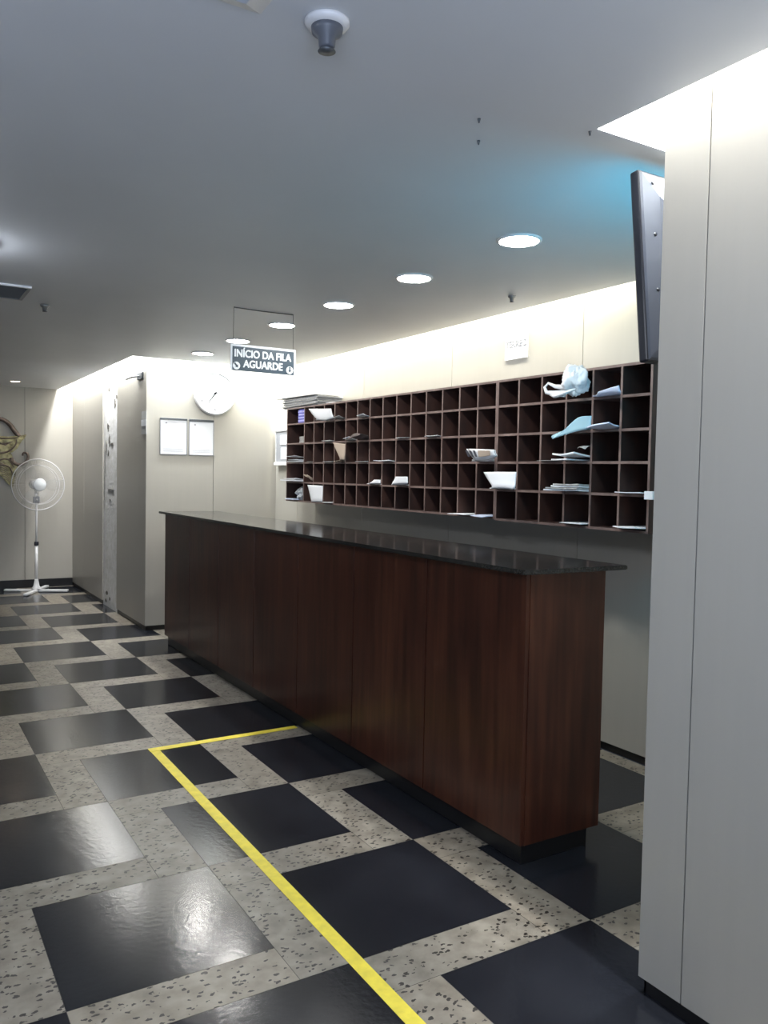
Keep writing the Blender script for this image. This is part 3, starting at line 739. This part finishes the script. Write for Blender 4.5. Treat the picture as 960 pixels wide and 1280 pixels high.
# ------------------------------------------------------------------ ceiling items
def downlight(loc, label, r=.083, m='lamp', group='round ceiling downlights in the row above the counter'):
    t = thing('ceiling_downlight', label, 'ceiling light', loc, group=group)
    b = MB(); b.lathe([(r+.001, -.0005), (r+.012, -.0005), (r+.012, -.004), (r+.004, -.009), (r, -.009), (r, -.0008)], M['white_plastic'], 40, cap=False); b.build('ring', t)
    b = MB(); b.lathe([(r, -.006), (r*.5, -.0085), (0, -.009)], M[m], 40, cap=False); b.build('diffuser', t)
    return t
ords = ['nearest round downlight, largest in the ceiling row', 'second nearest round downlight in the ceiling row', 'third round downlight in the ceiling row from the television',
        'fourth round downlight, just above the right end of the hanging sign', 'fifth round downlight, just above the left end of the hanging sign', 'farthest round downlight of the row, in front of the clock wall']
d0 = None
for i in range(6):
    loc = (.268, .411+.803*i, H)
    if d0 is None: d0 = downlight(loc, ords[0])
    else: dup(d0, loc, ords[i])
downlight((-.74, 7.90, H), 'small warm downlight near the far wall with the gold sculpture', .05, 'lamp_warm', group=None)

def sprinkler(loc, label, s=1.0, rose=True):
    t = thing('ceiling_sprinkler', label, 'sprinkler', loc)
    if rose:
        b = MB(); b.lathe([(.050*s, -.0005), (.050*s, -.006*s), (.044*s, -.013*s), (.030*s, -.016*s), (0, -.016*s)], M['white_plastic'], 36); b.build('escutcheon', t)
    b = MB(); b.lathe([(.036*s, -.012*s), (.034*s, -.026*s), (.020*s, -.036*s), (.018*s, -.056*s), (.012*s, -.060*s)], M['sprinkler'] if rose else M['metal'], 28); b.build('body', t)
    b = MB(); b.lathe([(.0, -.062*s), (.018*s, -.063*s), (.020*s, -.066*s), (.0, -.068*s)], M['dark_metal'], 28); b.lathe([(.006*s, -.056*s), (.006*s, -.066*s)], M['dark_metal'], 12); b.build('deflector', t)
sprinkler((-1.175, -.625, H), 'large white ringed grey sprinkler on the ceiling near the camera')
sprinkler((.913, 1.221, H), 'small metal sprinkler on the ceiling above the pigeonholes', .62, False)
sprinkler((-1.185, 3.047, H), 'small sprinkler on the ceiling at the left beside the dark vent', .75, False)
# air conditioning cassette
t = thing('air_diffuser', 'square white ceiling air diffuser at the top edge', 'air vent', (-1.60, -.86, H))
b = MB(); e = .29
for k, (r0, r1, z0, z1) in enumerate([(.29, .235, -.0005, -.022), (.215, .175, -.004, -.016), (.155, .115, -.004, -.016)]):
    b.poly([(-r0, -r0, z0), (r0, -r0, z0), (r1, -r1, z1), (-r1, -r1, z1)], M['white_plastic']); b.poly([(r0, -r0, z0), (r0, r0, z0), (r1, r1, z1), (r1, -r1, z1)], M['white_plastic'])
    b.poly([(r0, r0, z0), (-r0, r0, z0), (-r1, r1, z1), (r1, r1, z1)], M['white_plastic']); b.poly([(-r0, r0, z0), (-r0, -r0, z0), (-r1, -r1, z1), (-r1, r1, z1)], M['white_plastic'])
b.box(-.09, .09, -.09, .09, -.014, -.010, M['white_plastic']); b.build('louvre', t)
b = MB(); b.box(-.234, .234, -.234, .234, -.003, -.0005, M['dark_metal']); b.build('duct', t)
# dark return grille
t = thing('ceiling_grille', 'dark rectangular ceiling grille at the left edge', 'air vent', (-1.60, 2.795, H))
b = MB()
b.box(-.28, .28, -.19, -.172, -.012, -.0005, M['white_plastic']); b.box(-.28, .28, .172, .19, -.012, -.0005, M['grey_plastic'])
b.box(-.28, -.262, -.172, .172, -.012, -.0005, M['grey_plastic']); b.box(.262, .28, -.172, .172, -.012, -.0005, M['grey_plastic']); b.build('frame', t)
b = MB()
for k in range(17): b.box(-.26, .26, -.168+k*.0205, -.161+k*.0205, -.010, -.003, M['dark_metal'])
b.box(-.262, .262, -.172, .172, -.003, -.0005, M['dark_plastic']); b.build('slats', t)
# ceiling lamp just left of the view (its glow falls along the ceiling)
t = thing('ceiling_lamp', 'round glass ceiling lamp glowing at the left edge of the ceiling', 'ceiling light', (-1.77, 1.80, H))
b = MB(); b.lathe([(.16, -.0005), (.17, -.02), (.16, -.03)], M['white_plastic'], 40, cap=False); b.build('ring', t)
b = MB(); b.lathe([(.155, -.028), (.12, -.06), (.06, -.075), (0, -.08)], M['lamp_cool'], 40, cap=False); b.build('diffuser', t)
t2 = dup(t, (-2.35, -.62, H), 'round glass ceiling lamp at the upper left beyond the air diffuser')
# old screw plugs left in the ceiling
for loc, lab in [((-.592, -.42, H), 'small dark screw hook in the ceiling, nearest the camera'), ((-.50, -.30, H), 'small dark screw hook in the ceiling, middle of three'), ((-.275, -.53, H), 'small dark screw hook at the cove edge by the pillar')]:
    b = MB(); b.lathe([(.005, -.0003), (.004, -.004), (.002, -.012), (0, -.013)], M['dark_metal'], 10)
    o = b.build('ceiling_hook'); o.location = loc; tag(o, lab, 'hook')

# ------------------------------------------------------------------ television on the pillar
TVY = (-.545, -.486)
TH_TV = math.atan2(TVY[1]-TVY[0], .575)
t = thing('television', 'wall mounted television seen from behind beside the pillar, tilted down', 'television', (.42, TVY[0], 1.812))
t.rotation_euler = (-TH_TV, 0, 0)
hwv = .48; hv = .588
b = MB(); b.box(-hwv, hwv, -.034, .0, 0, hv, M['dark_plastic'], bevel=.006); b.build('bezel', t)
b = MB(); b.box(-hwv+.02, hwv-.02, .0005, .002, .03, hv-.02, M['screen']); b.build('screen', t)
# back shell: a stepped loft
b = MB()
def ring(inset, y, ztop=0): return [(-hwv+inset, y, inset), (hwv-inset, y, inset), (hwv-inset, y, hv-inset-ztop), (-hwv+inset, y, hv-inset-ztop)]
rs = [ring(.004, -.0345), ring(.010, -.040), ring(.075, -.048, .0), ring(.11, -.078, .02), ring(.13, -.082, .02)]
vr = [[b.bm.verts.new(p) for p in r] for r in rs]
for p_, q_ in zip(vr, vr[1:]):
    for i in range(4): b._set([b.bm.faces.new((p_[i], p_[(i+1) % 4], q_[(i+1) % 4], q_[i]))], M['tv_back'], False)
b._set([b.bm.faces.new(vr[-1])], M['tv_back']); bc = b.build('back_cover', t)
for z_ in (.06, .22, .39, .55):
    b = MB(); b.lathe([(.006, .0), (.006, .0015), (0, .002)], M['dark_plastic'], 14, Matrix.Translation((-hwv+.05, -.0445, z_)) @ RY); b.build('screw', bc)
b = MB(); b.box(-hwv+.085, -hwv+.10, -.0565, -.054, .10, .15, M['paper']); b.build('sticker', bc)
b = MB(); b.box(-.10, .10, -.092, -.082, .18, .40, M['dark_metal'], bevel=.002); b.build('mount', t)

# ------------------------------------------------------------------ yellow queue tape
b = MB()
xa, xb = -.845, -.797; yt, yb_ = 1.985, 1.895
b.prism([(xa, -2.6), (xb, -2.6), (xb+.0, 1.93), (xa, 1.97)], 'z', .0004, .0014, M['tape'])
tag(b.build('floor_tape', origin=(-.82, .3, 0)), 'long yellow floor tape strip running along beside the counter', 'tape')
b = MB(); b.prism([(xa-.003, 1.918), (.0, 1.93), (.0, 1.975), (xa-.003, 1.972)], 'z', .0016, .0026, M['tape'])
tag(b.build('floor_tape', origin=(-.42, 1.95, 0)), 'short yellow floor tape strip running across to the counter base', 'tape')

# ------------------------------------------------------------------ pedestal fan
FX, FY = -.475, 8.18
t = thing('pedestal_fan', 'white pedestal fan standing before the far wall on a cross base', 'fan', (FX, FY, 0))
for k in range(4):
    an = math.radians(-27)+k*PI/2
    u = Vector((math.cos(an), math.sin(an), 0)); n_ = Vector((-u.y, u.x, 0))
    L_ = .37
    b = MB()
    vs = b.box(.02, L_, -.027, .027, .004, .030, M['white_plastic'], bevel=.006)
    o = b.build('leg', t); o.rotation_euler = (0, 0, an)
b = MB(); b.lathe([(.055, .0302), (.055, .045), (.035, .07), (.022, .14), (.022, .15)], M['white_plastic'], 28); b.build('base_cap', t)
b = MB(); b.lathe([(.018, .12), (.018, .56)], M['white_plastic'], 20); b.lathe([(.013, .5), (.013, 1.19)], M['white_plastic'], 20); b.build('pole', t)
b = MB(); b.lathe([(.024, .555), (.026, .56), (.026, .595), (.022, .60)], M['dark_plastic'], 20); b.build('collar', t)
b = MB(); b.box(-.035, .035, -.025, .025, 1.06, 1.14, M['grey_plastic'], bevel=.006); cb = b.build('control_box', t)
b = MB(); b.lathe([(.012, 0), (.011, .014), (0, .015)], M['white_plastic'], 18, Matrix.Translation((0, -.0255, 1.10)) @ RY); b.build('knob', cb)
HZ = 1.28
fr = Matrix.Translation((.0, -.02, HZ)) @ Matrix.Rotation(math.radians(8), 4, 'Z') @ RY     # +z of parts -> towards the camera
b = MB(); b.lathe([(.0, -.14), (.04, -.135), (.06, -.10), (.062, -.03), (.05, -.0)], M['white_plastic'], 28, fr); b.build('motor_housing', t)
b = MB(); b.tube([(0, .0, 1.17), (0, .03, 1.22), (0, .05, 1.27)], .02, M['white_plastic']); b.build('neck', t)
GR = .30
b = MB()
def circ(r, z, n=64): return [fr @ Vector((r*math.cos(2*PI*k/n), r*math.sin(2*PI*k/n), z)) for k in range(n)]
b.tube(circ(GR, .06), .0065, M['white_plastic'], 8, True); b.tube(circ(GR*.77, .10), .0032, M['white_plastic'], 6, True); b.tube(circ(GR*.77, .0), .003, M['white_plastic'], 6, True)
for k in range(84):
    an = 2*PI*k/84; c_, s_ = math.cos(an), math.sin(an)
    b.tube([fr @ Vector((r*c_, r*s_, z)) for r, z in ((GR, .06), (GR*.96, .082), (GR*.77, .10), (.065, .112))], .0008, M['white_plastic'], 4)
    b.tube([fr @ Vector((r*c_, r*s_, z)) for r, z in ((GR, .06), (GR*.94, .03), (GR*.77, .0), (.06, -.01))], .0008, M['white_plastic'], 4)
gd = b.build('guard', t)
b = MB(); b.lathe([(.072, .108), (.075, .114), (.066, .122), (.0, .126)], M['sign_white'], 32, fr); b.build('guard_badge', gd)
for k in range(3):
    rows = []
    for i in range(9):
        q = i/8; r = .05+q*.235; wd = .45+.40*math.sin(PI*min(1, q*1.1+.1))
        rows.append([fr @ Vector((r*math.cos(k*2*PI/3+wd*(u-.5)), r*math.sin(k*2*PI/3+wd*(u-.5)), .05+.03*(u-.5))) for u in [j/6 for j in range(7)]])
    b = MB(); b.grid(rows, M['fan_blade']); bmesh.ops.solidify(b.bm, geom=b.bm.faces[:], thickness=.002); b.build('blade', t)

# ------------------------------------------------------------------ gilded relief on the far wall
t = thing('wall_relief', 'gold and bronze winged relief sculpture on the far wall, cut by the left edge', 'sculpture', (-1.05, YF, 1.6))
def P(u, v):   # relief coordinates -> x,z relative to the piece
    X = -.795+u/9.14*.0090+.0; Z = 1.32+(100-v/9.14)*.0096
    return X+1.05, Z-1.6
def outline(pts, name, d0, d1, m, bev=.012):
    b = MB(); b.prism([P(*p) for p in pts], 'y', -d1, -d0, M[m], bevel=bev); b.build(name, t)
outline([(-600, 470), (-300, 440), (0, 408), (60, 412), (130, 412), (200, 395), (268, 378), (240, 430), (185, 478), (160, 545), (105, 590), (60, 600), (0, 612), (-300, 640), (-560, 600)], 'wing', .002, .07, 'gold')
outline([(-480, 610), (-200, 640), (0, 600), (70, 575), (105, 620), (118, 690), (170, 740), (150, 800), (135, 900), (112, 992), (70, 965), (30, 925), (0, 870), (-120, 780), (-330, 700)], 'tail', .002, .05, 'gold')
def arc(pts, r, name, tp=None, m='bronze', d=.05):
    b = MB(); q = [Vector((P(*p)[0], -d, P(*p)[1])) for p in pts]
    f = []
    for i in range(len(q)-1):
        for u in (0, .25, .5, .75):
            p0, p1, p2, p3 = q[max(i-1, 0)], q[i], q[i+1], q[min(i+2, len(q)-1)]
            f.append(.5*((2*p1)+(p2-p0)*u+(2*p0-5*p1+4*p2-p3)*u*u+(3*p1-p0-3*p2+p3)*u**3))
    f.append(q[-1]); n = len(f)
    taper = [1-.6*(i/(n-1)) for i in range(n)] if tp is None else [tp[0]+(tp[1]-tp[0])*i/(n-1) for i in range(n)]
    b.tube(f, r, M[m], 10, taper=taper); b.build(name, t)
arc([(185, 405), (130, 345), (80, 275), (30, 235), (-30, 215), (-130, 230), (-200, 300), (-180, 390), (-120, 440)], .028, 'horn', (1, .8))
arc([(90, 650), (120, 705), (190, 735), (250, 705), (284, 650), (275, 600), (235, 592), (222, 625)], .022, 'curl', (1.1, .5))
arc([(-40, 600), (30, 590), (90, 560), (140, 500), (150, 440)], .014, 'rib', (1, .5), 'bronze', .07)
arc([(-60, 430), (20, 432), (90, 430), (170, 415)], .012, 'rib', (1, .5), 'bronze', .072)
arc([(-60, 690), (20, 665), (80, 690), (120, 760)], .012, 'rib', (1, .5), 'bronze', .055)
for k in range(9):
    arc([(-90+14*k, 470+6*k), (-30+13*k, 500-3*k), (30+10*k, 505-5*k)], .006, 'feather', (1, .4), 'bronze', .074)
for k in range(8):
    arc([(-70+12*k, 700+28*k), (-10+8*k, 720+26*k), (50+5*k, 760+26*k)], .006, 'feather', (1, .4), 'bronze', .053)
arc([(-60, 740), (20, 740), (80, 770), (110, 850)], .012, 'rib', (1, .5), 'bronze', .055)
